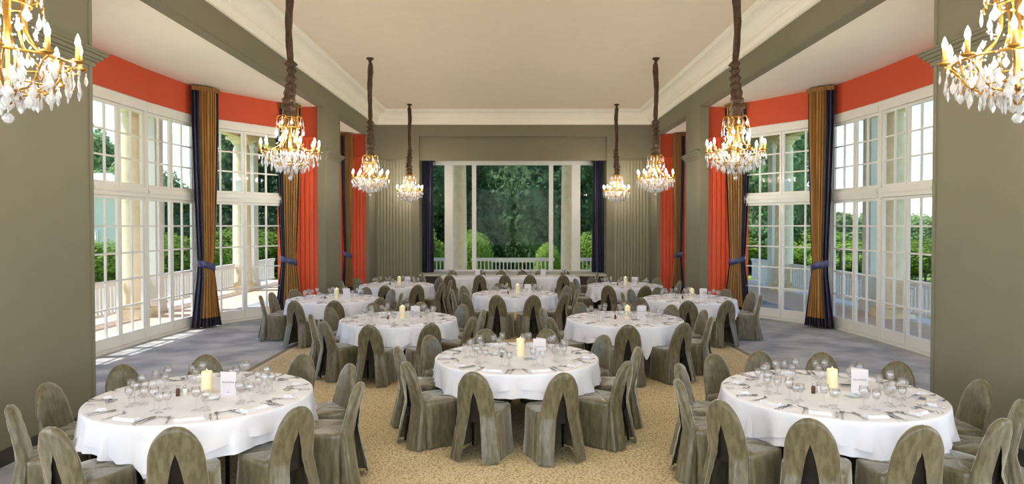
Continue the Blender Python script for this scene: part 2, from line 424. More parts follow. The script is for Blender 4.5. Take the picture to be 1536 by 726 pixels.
BY = (O1+O2)/2    # 11.865
def bay(s, side, ya, yb, pts, reds, name_no):
    """pts: plan polyline of the glazing, from the far end to the near end; x given for the right side"""
    P = [(s*x, y) for x, y in pts]
    for i in range(len(P)-1):
        a, c = (P[i], P[i+1])
        if s < 0: a, c = c, a
        # inside must be on the left of a->c
        window_unit(a, c)
    # frieze above the windows, and the narrow pieces beside them
    m = MB()
    for i in range(len(P)-1):
        a, c = (P[i], P[i+1])
        if s < 0: a, c = c, a
        m.obox(a, c, .14, WH+.03, ZO+.03, 0)
    struct('wall_bay_%s_%d' % (side, name_no), m, M['red'])
    # end walls
    m = MB(); r = MB()
    for (p, q) in reds:
        a, c = (s*p[0], p[1]), (s*q[0], q[1])
        yy = p[1]
        x0, x1 = sorted((a[0], c[0]))
        sg = 1 if yy > (ya+yb)/2 else -1
        y0, y1 = sorted((yy, yy+sg*.12)); m.box(x0, x1, y0, y1, 0, ZO+.03)
        if sg > 0:
            ribs(r, (x0, yy), (x1, yy), .14, RIBZ, -.02, .115); r.box(x0, x1, yy-.05, yy, RIBZ, RIBZ+.05)
            r.box(x0, x1, yy-.01, yy, .1, RIBZ)
    struct('wall_bay_end_%s_%d' % (side, name_no), m, M['red'])
    if len(r.v): struct('wall_bay_panelling_%s_%d' % (side, name_no), r, M['red_rib'])
    poly = [(s*(W+WT-.03), ya-.1), (s*(W+WT-.03), yb+.1)] + [(s*q[0], q[1]) for _, q in []] + [(P[0][0]+s*.0, P[0][1]+.4)] + P + [(P[-1][0], P[-1][1]-.4)]
    poly = poly if s > 0 else poly[::-1]
    # orientation: make it counter-clockwise
    area = sum(poly[i][0]*poly[(i+1) % len(poly)][1]-poly[(i+1) % len(poly)][0]*poly[i][1] for i in range(len(poly)))
    if area < 0: poly = poly[::-1]
    struct('ceiling_bay_%s_%d' % (side, name_no), MB().prism(poly, ZO+.03, ZO+.11), M['cornice'])
    m = MB()
    for i in range(len(P)-1):
        a, c = (P[i], P[i+1])
        if s < 0: a, c = c, a
        m.obox(a, c, .035, ZO-.02, ZO+.03, .085)
    struct('trim_%d' % (20+name_no+(0 if s < 0 else 10)), m, M['cornice'])
    m = MB()
    for i in range(len(P)-1):
        a, c = (P[i], P[i+1])
        if s < 0: a, c = c, a
        m.obox(a, c, .05, 0, .025, .09)
    struct('trim_%d' % (40+name_no+(0 if s < 0 else 10)), m, M['dark_base'])
far = [(5.52, 16.2), (6.80, 14.34), (6.88, 13.93-.0), ]
pl = [(5.52, 16.22), (6.87, 14.2), (7.0, 12.54), (7.02, 10.92), (6.89, 9.26), (5.52, 7.3)]
pl2 = [(5.9, 21.35), (5.95, 19.6), (5.9, 17.85)]
plf = [(5.5, 4.2), (6.6, 2.4), (6.7, .9), (6.6, -.7), (5.5, -2.4)]
for s, side in ((-1, 'left'), (1, 'right')):
    bay(s, side, O1, O2, pl, [((W+WT, 16.55), (5.9, 16.55)), ((W+WT, 7.15), (5.9, 7.15))], 1)
    bay(s, side, O3, O4, pl2, [((W+.1, 21.5), (6.1, 21.5)), ((W+WT, 17.7), (6.1, 17.7))], 2)
    bay(s, side, -2.6, 4.4, plf, [((W+WT, 4.45), (5.9, 4.45)), ((W+WT, -2.65), (5.9, -2.65))], 3)  # unseen bays beside the viewer, added to bring sky light to the foreground

# back window
fr = MB(); Y0, Y1 = NY-.05, NY+.07
hz0, hz1 = .55, 4.36
fr.box(-3.2, -3.13, Y0, Y1, hz0-.03, 4.56); fr.box(3.1, 3.17, Y0, Y1, hz0-.03, 4.56)
fr.box(-3.2, 3.2, Y0-.03, Y1, hz1, 4.56); fr.box(-3.2, 3.2, Y0, Y1, hz0-.06, hz0+.03)
fr.box(-3.2, 3.2, Y0-.08, Y0, hz0-.05, hz0-.01)
wb = struct('window_%d' % (win_no[0]+1), fr, M['white'])
for i, (a, b_) in enumerate(((-2.47, -2.17), (-1.48, -1.33), (1.30, 1.45), (2.12, 2.43))):
    obj('window_post', MB().box(a, b_, Y0-.01, Y1-.01, hz0, hz1), wb, mats=M['white'])
for a, b_ in ((-3.13, -2.47), (-2.17, -1.48), (-1.33, 1.30), (1.45, 2.12), (2.43, 3.1)):
    obj('pane', MB().add([(a, NY, hz0), (b_, NY, hz0), (b_, NY, hz1), (a, NY, hz1)], [(0, 1, 2, 3)]), wb, mats=M['pane'])

# ------------------------------------------------------------------ curtains
def curtain(name, base, u, width, z0, z1, tie_z, label, group, lining, nfold=9, tie=True, seed=0, hem=True, flip=1):
    """u: unit plan vector along the curtain; the lining shows at its far end (positive u)"""
    rnd = random.Random(seed)
    root = empty(name, (base[0], base[1], z0)); tag(root, label, 'curtain', group)
    nx, ny = -u[1]*flip, u[0]*flip
    H = z1-z0
    def shape(tn, z):
        # tn in -1..1 across, z height above z0
        q = z/H
        tz = (tie_z-z0)/H
        if tie:
            if q < tz: wd = .52 + .48*((tz-q)/tz)**1.1
            else: wd = .52 + .36*min(1, ((q-tz)/(1-tz))*1.25)**.8
        else: wd = 1-.25*q
        ph = nfold*PI*tn
        depth = .046*math.sin(ph+seed) + .018*math.sin(2.3*ph+seed*2+q*2)
        depth *= (.55 if tie and abs(q-tz) < .03 else 1)
        return tn*width/2*wd, depth, wd
    def strip(t0, t1, zA, zB, n, mz, push=0):
        rows = []
        for k in range(mz+1):
            z = zA+(zB-zA)*k/mz; row = []
            for i in range(n+1):
                tn = t0+(t1-t0)*i/n
                a, d, wd = shape(tn, z)
                bulge = .10*math.cos(tn*PI/2)+push
                row.append((u[0]*a+nx*(d+bulge), u[1]*a+ny*(d+bulge), z))
            rows.append(row)
        return rows
    hz = .2 if hem else 0
    split = .45
    m = MB().grid(strip(-1, split, hz, H, 70, 44)); obj('curtain_drape', m, root, mats=lining[0])
    if lining[1]:
        m = MB().grid(strip(split, 1.0, hz, H, 26, 44)); obj('curtain_lining', m, root, mats=lining[1])
    else:
        m = MB().grid(strip(split, 1.0, hz, H, 26, 44)); obj('curtain_return', m, root, mats=lining[0])
    if hem:
        m = MB().grid(strip(-1, 1, 0.01, hz, 96, 3)); obj('hem_band', m, root, mats=M['dark_hem'])
    # back face so the curtain has body
    rows = []
    for k in range(23):
        z = H*k/22; row = []
        for i in range(9):
            tn = -1+2*i/8; a, d, wd = shape(tn, z)
            sx = 1 if k else 1
            row.append((u[0]*a+nx*(-.05*math.cos(tn*PI/2)+(d if i in (0, 8) else -.03)), u[1]*a+ny*(-.05*math.cos(tn*PI/2)+(d if i in (0, 8) else -.03)), z))
        rows.append(row)
    obj('curtain_reverse', MB().grid(rows), root, mats=lining[1] or lining[0])
    if tie:
        zt = tie_z-z0; rows = []
        for dz in (-.07, -.06, 0, .06, .07):
            row = []
            for i in range(25):
                t = 2*PI*i/24; rr = .0 if abs(dz) < .065 else -.012
                a = (width/2*.52+.025+rr)*math.cos(t); d = (.125+rr)*math.sin(t)+.04
                row.append((u[0]*a+nx*d, u[1]*a+ny*d, zt+dz+.05*math.cos(t)))
            rows.append(row)
        obj('tieback', MB().grid(rows, closed=False), root, mats=M['tie'])
    # gathered heading
    rows = []
    for dz in (0, .04, .09):
        rows.append([(lambda a, d: (u[0]*a+nx*(d+.06), u[1]*a+ny*(d+.06), H-.09+dz))(tn*width/2*.9, .05*math.sin(nfold*2*PI*tn)+.06*math.cos(tn*PI/2)) for tn in [-1+2*i/80 for i in range(81)]])
    obj('gathered_heading', MB().grid(rows), root, mats=lining[0])
    return root
M['dark_hem'] = noise_mat('dark curtain hem', srgb(38, 34, 42), srgb(62, 56, 66), 6, .45)
M['tie'] = noise_mat('blue grey satin tieback', srgb(46, 48, 84), srgb(86, 88, 136), 10, .35)
def un(a, b): L = math.hypot(a, b); return (a/L, b/L)
GL = (M['gold_curtain'], M['navy'])
# positive u goes towards the window (where the lining shows); normal must face the room
def cur(s, x, y, u, wd, lab, seed):
    # left side of the room: lining end is at the near / outer side
    r = curtain('curtain', (s*x, y), (s*u[0], u[1]), wd, .02, ZO-.0, 1.34, lab, 'gold curtains of the side bays', GL, seed=seed)
    return r
# for s<0 the normal (-uy,ux) ; choose u so normal faces +x / -y
u1 = un(-.75, -.66)
for s in (-1, 1):
    sd = 'left' if s < 0 else 'right'
    for (x, y, uu, wd, lab) in (
        (6.58, 14.10, (.60, -.80), .66, 'gold curtain with navy lining and satin tieback at the corner between %s bay windows' % sd),
        (5.45, 16.05, (.97, -.25), .68, 'gold curtain with navy lining beside the orange panelling of the %s bay' % sd),
        (5.30, 21.15, (.97, -.25), .44, 'gold curtain beyond the %s pier, dark navy tieback, at the second bay' % sd)):
        c = curtain('curtain', (s*x, y), (s*uu[0], uu[1]), wd, .02, ZO, 1.34 if y < 20 else 1.25, lab, None, GL, seed=int(y*3)+(s > 0), flip=-s)
        if s > 0: pass
for s in (-1, 1):
    curtain('curtain', (s*2.99, 23.2), (s*.75, -.66), .50, NZ0+.04, 4.5, 1.2, 'navy curtain hanging at the %s end of the wide back window' % ('left' if s < 0 else 'right'), None, (M['navy'], None), nfold=5, tie=False, seed=3+s, hem=False, flip=-s)

# ------------------------------------------------------------------ chandeliers
def chandelier(x, y, label):
    root = empty('chandelier', (x, y, 2.86)); tag(root, label, 'chandelier', 'crystal chandeliers')
    rnd = random.Random(11)
    zt = ZC-2.86
    cup = MB().lathe([(.0, zt-.11), (.03, zt-.11), (.04, zt-.06), (.075, zt-.03), (.09, zt-.002)], 14); obj('ceiling_cup', cup, root, mats=M['cord'])
    # silk sleeve over the chain, smooth above and bunched low down
    rows = []; z = zt-.09; N = 16; k = 0
    while z > .92:
        q = (z-.92)/(zt-.92-.09)
        if q > .97: r0 = .028+.02*(1-q)/.03
        elif q > .42: r0 = .052+.006*math.sin(q*9)
        else: r0 = .055+.035*(1-q/.42)+.018*math.sin(k*1.9)+.01*rnd.uniform(-1, 1)
        if z < 1.0: r0 = .085
        ox = .008*math.sin(z*5); oy = .008*math.cos(z*4)
        am = .18 if q > .42 else .28
        rows.append([(ox+r0*(1+am*math.sin(3*t+z*6)+.10*math.sin(5*t-z*14))*math.cos(t), oy+r0*(1+am*math.sin(3*t+z*6)+.10*math.sin(5*t-z*14))*math.sin(t), z) for t in [2*PI*i/N for i in range(N)]])
        z -= .07 if q > .42 else .032; k += 1
    obj('cord_sleeve', MB().grid(rows, closed=True), root, mats=M['cord'])
    # gilt cage
    cg = MB()
    for i in range(8):
        a = 2*PI*i/8; c, s_ = math.cos(a), math.sin(a)
        pr = [(.05, .94), (.11, .90), (.135, .84), (.12, .78), (.10, .70), (.105, .62), (.14, .54), (.21, .47), (.30, .43), (.36, .42)]
        cg.tube([(r*c, r*s_, z) for r, z in pr], .0085, 5)
        pr = [(.12, .80), (.17, .83), (.20, .80), (.19, .76)]
        cg.tube([(r*c, r*s_, z) for r, z in pr], .006, 4)
        pr = [(.08, .93), (.12, .955), (.17, .94), (.185, .90)]
        cg.tube([(r*c, r*s_, z) for r, z in pr], .006, 4)
        pr = [(.36, .42), (.33, .33), (.25, .25), (.14, .19), (.05, .17)]
        cg.tube([(r*c, r*s_, z) for r, z in pr], .007, 5)
    for r, z, t in ((.13, .78, .009), (.36, .42, .009), (.25, .25, .007), (.08, .93, .008)):
        cg.tube([(r*math.cos(2*PI*i/32), r*math.sin(2*PI*i/32), z) for i in range(33)], t, 5)
    cg.lathe([(.0, .12), (.02, .13), (.03, .17), (.012, .20), (.012, .50), (.03, .56), (.014, .62), (.014, .98), (.0, .99)], 10)
    obj('gilt_cage', cg, root, mats=M['gold'])
    obj('crystal_ball', MB().lathe([(.0, .0), (.02, .008), (.034, .03), (.034, .045), (.02, .066), (.004, .075), (.004, .125)], 8, smooth=False), root, mats=M['crystal'])
    # arms with candles
    n = 10
    arm_me = None
    for i in range(n):
        a = 2*PI*(i+.35)/n
        if arm_me is None:
            am = MB().tube([(.0, 0, .24), (.10, 0, .215), (.2, 0, .22), (.28, 0, .27), (.325, 0, .34), (.37, 0, .385), (.405, 0, .40), (.41, 0, .42)], .008, 5)
            am.tube([(.30, 0, .30), (.34, 0, .25), (.37, 0, .28), (.36, 0, .31)], .006, 4)
            am.lathe([(.006, .41), (.03, .42), (.045, .435), (.03, .432), (.012, .43)], 10, c=(.41, 0, 0), cap=False)
            arm_me = am.mesh('arm', M['gold'])
            cd_me = MB().lathe([(.0, .43), (.015, .43), (.015, .525), (.0, .527)], 9, c=(.41, 0, 0)).mesh('candle_tube', M['candle_sleeve'])
            bl_me = MB().lathe([(.0, .525), (.009, .527), (.017, .548), (.016, .565), (.009, .59), (.0, .612)], 8, c=(.41, 0, 0)).mesh('bulb', M['bulb'])
        ar = obj('arm', arm_me, root, rz=a)
        obj('candle_tube', cd_me, ar); obj('bulb', bl_me, ar)
    # crystal pendants
    pend = MB().lathe([(.0, -.098), (.012, -.088), (.030, -.064), (.026, -.045), (.012, -.022), (.006, -.008), (.009, .0), (.004, .012), (0, .014)], 6, sy=.38, smooth=False).mesh('pendant', M['crystal'])
    pend2 = MB().lathe([(.0, -.10), (.006, -.09), (.012, -.06), (.008, -.02), (.003, -.004), (.008, .0), (.008, .01), (0, .014)], 5, smooth=False).mesh('pendant', M['crystal'])
    spots = []
    def ring(r, z, cnt, off=0, sc=1.0):
        for i in range(cnt):
            a = 2*PI*(i+off)/cnt; spots.append((r*math.cos(a), r*math.sin(a), z+rnd.uniform(-.012, .012), a, sc))
    ring(.185, .89, 8, 0, 1.0); ring(.20, .75, 8, .5, 1.05); ring(.15, .65, 6, .5, .8)
    ring(.43, .385, 14, .3, .85); ring(.40, .30, 16, .1, .95); ring(.34, .30, 12, .4, 1.05)
    ring(.27, .235, 12, .2, 1.05); ring(.18, .195, 9, .6, 1.0); ring(.09, .165, 5, .1, 1.0); ring(.2, .43, 8, .5, .8)
    for j, (px, py, pz, a, sc) in enumerate(spots[:98]):
        p = obj('pendant', pend2 if j % 7 == 3 else pend, root, (px, py, pz), a+PI/2+rnd.uniform(-.5, .5)); p.scale = (sc,)*3
    # bead chains and the inner prisms nobody could count
    bd = MB()
    octa = [(0, 0, -1), (1, 0, 0), (0, 1, 0), (-1, 0, 0), (0, -1, 0), (0, 0, 1)]
    of = [(0, 2, 1), (0, 3, 2), (0, 4, 3), (0, 1, 4), (5, 1, 2), (5, 2, 3), (5, 3, 4), (5, 4, 1)]
    def bead(x, y, z, r, rz=None): bd.add([(x+r*a, y+r*b, z+(rz or r)*c) for a, b, c in octa], of)
    for i in range(16):
        a = 2*PI*i/16; c, s_ = math.cos(a), math.sin(a)
        for q in range(9):
            t = q/8; rr = .40*(1-t)+.13*t; zz = .41*(1-t)+.72*t-.14*math.sin(PI*t); bead(rr*c, rr*s_, zz, .009)
        for q in range(8):
            t = q/7; rr = .36*(1-t)+.05*t; zz = .36*(1-t)+.17*t-.05*math.sin(PI*t); bead(rr*c, rr*s_, zz, .012, .02)
    for i in range(110):
        a = rnd.uniform(0, 2*PI); r = rnd.uniform(.06, .40); zz = .17+.2*(r/.4)**1.6+rnd.uniform(-.05, .14)
        bead(r*math.cos(a), r*math.sin(a), zz, rnd.uniform(.014, .022), rnd.uniform(.03, .045))
    b = obj('bead_chains', bd, root, mats=M['crystal']); b['kind'] = 'stuff'
    return root
CX = 3.3
ch_rows = ((4.33, 'close to the viewer, cut by the picture edge'), (9.8, 'hanging in front of the bay window'), (15.3, 'third along its row, before the orange panelling'), (21.1, 'smallest and farthest, by the back window curtain'))
first = None
for y, w_ in ch_rows:
    for s in (-1, 1):
        lab = 'gilt crystal chandelier on the %s, %s' % ('left' if s < 0 else 'right', w_)
        if first is None:
            first = chandelier(s*CX, y, lab); km = kids_map()
        else:
            c = copy_tree(first, km); c.location = (s*CX, y, 2.86); c['label'] = lab
            c.rotation_euler = (0, 0, (y+s)*1.3)

# ------------------------------------------------------------------ chairs
def clampf(v, a, b): return max(a, min(b, v))
def cover_meshes(seed):
    rnd = random.Random(seed); p1, p2, p3 = [rnd.uniform(0, 6) for _ in range(3)]
    H = .865
    m = MB(); rows = []; zs = []
    nz = 30; N = 48
    for k in range(nz+1):
        q = k/nz
        z = .018+(H-.018)*(1-(1-q)**1.35) if q > .5 else .018+(H-.018)*(1-(.5)**1.35)*(q/.5)
        zs.append(z)
    def sec(z):
        w = .240 - .088*(z/.865) + .004*math.sin(z*9+p1)
        za = .60
        if z > za: w *= max(.0, 1-((z-za)/(H-za))**2.35)**.5
        cy = -.205-.10*max(0, z-.44)/(H-.44)
        d = .040+.035*clampf((.44-z)/.44, 0, 1)
        if z > .78: d *= max(0, 1-((z-.78)/(H-.78))**3)**.5
        cy -= .05*clampf((.44-z)/.44, 0, 1)
        return w, cy, d
    for z in zs:
        w, cy, d = sec(z)
        g = 0
        if z < .655: g = .085*clampf((.655-z)/.655, 0, 1)**.95
        phi0 = math.asin(min(.95, g/max(w, .01)))*.75
        A = .010*clampf(1.05-z/.62, 0, 1)
        row = []
        for i in range(N+1):
            ph = phi0+(2*PI-2*phi0)*i/N
            sx, cyy = math.sin(ph), -math.cos(ph)
            ex = .62
            x = w*math.copysign(abs(sx)**ex, sx); y = cy+d*math.copysign(abs(cyy)**.75, cyy)
            ed = min(i, N-i)/N
            fold = A*math.sin(ph*7+p2+z*2.0)+A*.6*math.sin(ph*13+p3)
            if ed < .09 and z < .655: fold += .022*(1-ed/.09)*clampf((.655-z)/.2, 0, 1)
            if ed < .03 and z >= .655: fold -= .006*(1-ed/.03)*clampf((H-z)/.1, 0, 1)
            wr = .003*math.sin(z*55+ph*3+p1)*math.sin(ph*4+p3)
            x += (fold+wr)*sx*.6; y += (fold+wr)*cyy*1.0
            row.append((x, y, z))
        rows.append(row)
    def skip(k, i):
        ph = 2*PI*(i+.5)/N
        return zs[k] < .43 and -math.cos(ph) > .35
    m.grid(rows, skip=skip)
    back = m.mesh('back_cover', M['velvet'])
    # seat cover with skirt
    m = MB(); rows = []; N = 56
    lev = [(0.0, .478), (.5, .477), (.85, .474), (.96, .468), (1.0, .455), (1.005, .43), (1.015, .35), (1.03, .25), (1.05, .14), (1.07, .05), (1.08, .016)]
    for sc, z in lev:
        row = []
        for i in range(N):
            t = 2*PI*i/N; c, s_ = math.cos(t), math.sin(t)
            x = .222*math.copysign(abs(c)**.42, c); y = .205*math.copysign(abs(s_)**.42, s_)
            A = .011*clampf((.44-z)/.44, 0, 1)
            f = A*math.sin(11*t+p1)+A*.7*math.sin(17*t+p2)
            row.append((x*sc+f*c, y*sc+f*s_-.01, z+.004*math.sin(6*x*20+p2)*(1 if sc < .9 and sc > 0 else 0)))
        rows.append(row)
    def skip2(k, i):
        t = 2*PI*(i+.5)/N
        return k >= 5 and math.sin(t) < -.80
    m.grid(rows, closed=True, skip=skip2)
    seat = m.mesh('seat_cover', M['velvet'])
    return back, seat
VAR = [cover_meshes(s) for s in (1, 2, 3, 4)]
pan_me = None
m = MB()
# dark upholstered inner back
rows = []
for k in range(11):
    z = .36+.44*k/10; w = .17*(max(0, 1-((z-.36)/.46)**4))**.5; cy = -.212-.10*max(0, z-.44)/.425
    rows.append([(w*math.cos(t), cy+.02*math.sin(t), z) for t in [2*PI*i/16 for i in range(16)]])
m.grid(rows, closed=True); inner_me = m.mesh('inner_backrest', M['dark_chair'])
leg_me = {}
for sx in (-1, 1):
    for sy in (-1, 1):
        leg_me[(sx, sy)] = MB().tube([(sx*.17, sy*.15-.02, .45), (sx*.19, sy*.185-.02-(0.02 if sy < 0 else 0), .0)], [.013, .011], 8).mesh('leg', M['black_metal'])
chair_n = [0]
def make_chair(x, y, ang, label, group, legs=True):
    v = VAR[chair_n[0] % 4]; chair_n[0] += 1
    r = empty('banquet_chair', (x, y, .012), ang); r.scale = (1, 1, .98); tag(r, label, 'chair', group)
    obj('back_cover', v[0], r); obj('seat_cover', v[1], r); obj('inner_backrest', inner_me, r)
    if legs:
        for kx in leg_me.values(): obj('leg', kx, r)
    return r

# ------------------------------------------------------------------ tables
TZ = .748; TR = .895
def cloth(Rr, base, corner, rot, chairs, seed, z=TZ, rect=None):
    rnd = random.Random(seed); ph = [rnd.uniform(0, 6) for _ in range(5)]
    N = 192; rows = []
    def dist(a, b): return abs((a-b+PI) % (2*PI)-PI)
    dr = []
    for i in range(N):
        t = 2*PI*i/N
        q = (t-rot+PI/4) % (PI/2)-PI/4
        e = (1/math.cos(q)-1)/.4142
        d = base+(corner-base)*e+.012*math.sin(5*t+ph[0])
        for a in chairs:
            w = dist(t, a)
            if w < .30: lim = .262+max(0, (w-.24))*3; d = min(d, lim)
        dr.append(d)
    # smooth the hem
    for _ in range(3): dr = [(dr[i-1]+2*dr[i]+dr[(i+1) % N])/4 for i in range(N)]
    def pt(t, r): 
        if rect: return (r*math.cos(t), r*math.sin(t))
        return (r*math.cos(t), r*math.sin(t))
    for r in (0.001, .3, .6, .8, .95, .985):
        rows.append([(Rr*r*math.cos(2*PI*i/N), Rr*r*math.sin(2*PI*i/N), z) for i in range(N)])
    for a in (30, 60, 90):
        rows.append([((Rr-.015+.018*math.sin(R(a)))*math.cos(2*PI*i/N), (Rr-.015+.018*math.sin(R(a)))*math.sin(2*PI*i/N), z-.018*(1-math.cos(R(a)))) for i in range(N)])
    for k in range(1, 11):
        s = k/10; row = []
        for i in range(N):
            t = 2*PI*i/N; d = dr[i]
            amp = .017+.060*clampf((d-.16)/.4, 0, 1)
            f = amp*(math.sin(17*t+ph[1])+.6*math.sin(29*t+ph[2])+.35*math.sin(43*t+ph[3]))
            r = Rr+.004+(s**1.3)*(f*.75+.012+.05*clampf((d-.2)/.4, 0, 1))
            r = max(r, Rr+.002)
            row.append((r*math.cos(t), r*math.sin(t), z-.018-s*(d-.018)))
        rows.append(row)
    return MB().grid(rows, closed=True)
def round_table(x, y, tn):
    r = empty('round_table', (x, y, .012)); tag(r, 'round banquet table under white cloths, the %s' % tn, 'table', None)
    obj('tabletop', MB().lathe([(.0, .70), (TR-.03, .70), (TR-.025, .725), (0, .725)], 40), r, mats=M['table_wood'])
    for i in range(4):
        a = PI/4+PI/2*i
        obj('leg', MB().tube([(.5*math.cos(a), .5*math.sin(a), .70), (.5*math.cos(a), .5*math.sin(a), .0)], .018, 8), r, mats=M['black_metal'])
    return r

# tableware meshes
def goblet(h, rb, bowl_h, foot, mouth):
    st = h-bowl_h
    p = [(foot, .0), (foot*.98, .003), (foot*.4, .008), (.006, .016), (.004, .03), (.0045, st*.8), (.008, st), (rb*.6, st+bowl_h*.12), (rb*.95, st+bowl_h*.38), (rb, st+bowl_h*.55), (mouth, h), (mouth-.002, h), (rb-.003, st+bowl_h*.55), (rb*.6-.002, st+bowl_h*.16), (.0, st+.012)]
    return MB().lathe(p, 18, cap=False)
G1 = goblet(.185, .036, .085, .034, .031).mesh('wine_goblet', M['goblet'])
G2 = goblet(.160, .032, .075, .031, .028).mesh('white_wine_glass', M['goblet'])
G3 = goblet(.140, .034, .075, .032, .033).mesh('water_glass', M['goblet'])
def knife_me():
    m = MB()
    m.grid([[(-.006, -.10, .001), (.006, -.10, .001)], [(-.0055, -.10, .006), (.0055, -.10, .006)], [(-.004, -.01, .006), (.004, -.01, .006)], [(-.008, .0, .004), (.008, .0, .004)], [(-.009, .07, .003), (.009, .07, .003)], [(-.005, .11, .002), (.002, .11, .002)]], smooth=True)
    m.tube([(0, -.10, .004), (0, -.05, .005), (0, -.005, .004)], [.005, .006, .004], 6)
    m.box(-.0085, .0085, 0, .1, .0015, .0035)
    return m.mesh('dinner_knife', M['steel'])
def fork_me():
    m = MB(); m.tube([(0, -.10, .004), (0, -.04, .004), (0, .02, .004), (0, .045, .006)], [.006, .004, .003, .004], 6)
    m.box(-.011, .011, .04, .065, .004, .007)
    for x in (-.0095, -.0033, .0033, .0095): m.tube([(x, .06, .006), (x, .10, .009)], [.002, .0012], 5)
    return m.mesh('dinner_fork', M['steel'])
def spoon_me():
    m = MB(); m.tube([(0, -.10, .004), (0, -.04, .004), (0, .03, .005), (0, .045, .006)], [.006, .004, .003, .004], 6)
    rows = []
    for k in range(6):
        r = k/5
        rows.append([(.019*r*math.cos(t), .07+.030*r*math.sin(t), .004+.009*r*r) for t in [2*PI*i/14 for i in range(14)]])
    m.grid(rows, closed=True)
    return m.mesh('soup_spoon', M['steel'])
KN, FK, SP = knife_me(), fork_me(), spoon_me()
m = MB(); 
for i, (dx, z) in enumerate(((0, 0), (.003, .005), (-.002, .010), (.001, .015))):
    m.box(-.105+dx, .105+dx-.004*i, -.04+.003*i, .04-.002*i, z, z+.0046)
NAP = m.mesh('folded_napkin', M['napkin'])
m = MB().box(-.06, .06, -.045, .045, 0, .004)
m.box(-.06, .06, -.045, -.041, .004, .012); m.box(-.06, .06, .041, .045, .004, .012); m.box(-.06, -.056, -.045, .045, .004, .012); m.box(.056, .06, -.045, .045, .004, .012)
TRAY = m.mesh('silver_tray', M['silver_tray'])
CANW = MB().lathe([(.0, 0), (.044, 0), (.045, .003), (.045, .185), (.042, .192), (.037, .190), (.033, .178), (.0, .172)], 28).mesh('candle', M['wax'])
WICK = MB().tube([(0, 0, .172), (.001, 0, .188)], .0015, 5).mesh('wick', M['ink'])
FLM = MB().lathe([(.0, .186), (.004, .190), (.005, .196), (.002, .206), (.0, .212)], 8).mesh('flame', M['flame'])
SHB = MB().lathe([(.0, 0), (.017, 0), (.017, .055), (.010, .064), (.0, .064)], 12)
SALT = SHB.mesh('salt_shaker', M['salt']); 
PEP = MB().lathe([(.0, 0), (.017, 0), (.017, .055), (.010, .064), (.0, .064)], 12).mesh('pepper_shaker', M['pepper'])
CAP = MB().lathe([(.0115, .062), (.012, .078), (.008, .088), (.0, .09)], 12).mesh('cap', M['steel'])
def text_mesh(body, size):
    cu = bpy.data.curves.new('txt', 'FONT'); cu.body = body; cu.size = size; cu.align_x = 'CENTER'; cu.extrude = .0003
    to = bpy.data.objects.new('txt', cu); COL.objects.link(to)
    dg = bpy.context.evaluated_depsgraph_get()
    me = bpy.data.meshes.new_from_object(to.evaluated_get(dg)); bpy.data.objects.remove(to)
    me.materials.clear(); me.materials.append(M['ink'])
    return me
TXT = text_mesh('Menu & Wines', .018); TXT.name = 'printed_title'
a = R(-28)
m = MB()
m.box(-.07, .07, -.0012, .0012, 0, .2)
ux, uy = math.cos(R(62)), math.sin(R(62))
m.obox((.07, 0), (.07-.14*math.cos(R(40)), .14*math.sin(R(40))), .0024, 0, .2)
CARD = m.mesh('menu_card', M['card'])
MARK = MB().box(-.004, .004, -.0018, -.0008, .03, .034).box(-.010, .010, -.0018, -.0008, .022, .025).mesh('printed_mark', M['ink'])

HOURS = {0: 'twelve', 1: 'one', 2: 'two', 3: 'three', 4: 'four', 5: 'five', 6: 'six', 7: 'seven', 8: 'eight', 9: 'nine', 10: 'ten', 11: 'eleven'}
def hour_names(angs):
    """clock position of every seat, six o'clock being nearest the viewer; halves where two would coincide"""
    used = {}
    for i, a in enumerate(angs):
        h = (6-a/30) % 12
        c = round(h) % 12
        nm = HOURS[c]+" o'clock"
        if nm in used.values():
            hh = int(math.floor(h)) % 12; nm = 'half past '+HOURS[hh]
            if nm in used.values(): nm = 'just before '+HOURS[(hh+1) % 12]
        used[i] = nm
    return used

a10 = [-18+36*i for i in range(10)]
a12 = [30*i for i in range(12)]
TABLES = [
 # x, y, name, seat angles, cloth rot, base, corner, detail
 (.04, 7.27, 'nearest centre table', a10, -PI/2, .155, .36, 2),
 (-2.65, 5.63, 'table at the left pier', [-18, 18, 54, 90, 124, 160, -155, -122, -88, -56], -PI/2+PI/4, .17, .42, 2),
 (2.75, 5.72, 'table at the right pier', [0, 30, 60, 90, 126, 157, -174, -150, -120, -90, -60, -30], -PI/2+PI/4+.3, .17, .40, 2),
 (-1.77, 10.2, 'second row left table', [-7+36*i for i in range(10)], -PI/2+PI/5, .18, .58, 2),
 (1.73, 10.22, 'second row right table', [-8, 29, 66, 100, 134, 170, 205, 252, 298], -PI/2-PI/5, .17, .58, 2),
 (.04, 13.95, 'middle centre table', [-15, 15, 48, 84, 120, 162, -162, -120, -84, -48], 0, .17, .45, 1),
 (-3.54, 13.0, 'left bay table', [-16, 16, 55, 95, 130, 165, -165, -128, -98, -72], .3, .17, .45, 1),
 (3.48, 13.0, 'right bay table', [-16, 16, -55, 75, 100, 130, 165, -165, -130, -95], -.3, .17, .45, 1),
 (-2.82, 16.0, 'far left round table', [-2, 31, 62, 92, 136, 172, -152, -122, -88], .5, .17, .5, 1),
 (2.70, 15.9, 'far right round table', [-26, 10, 55, 92, 132, 170, -150, -120, -78], -.5, .17, .5, 1),
]
def place(name, me, x, y, z, rz, label, cat, group):
    o = obj(name, me, None, (x, y, z), rz); tag(o, label, cat, group); return o
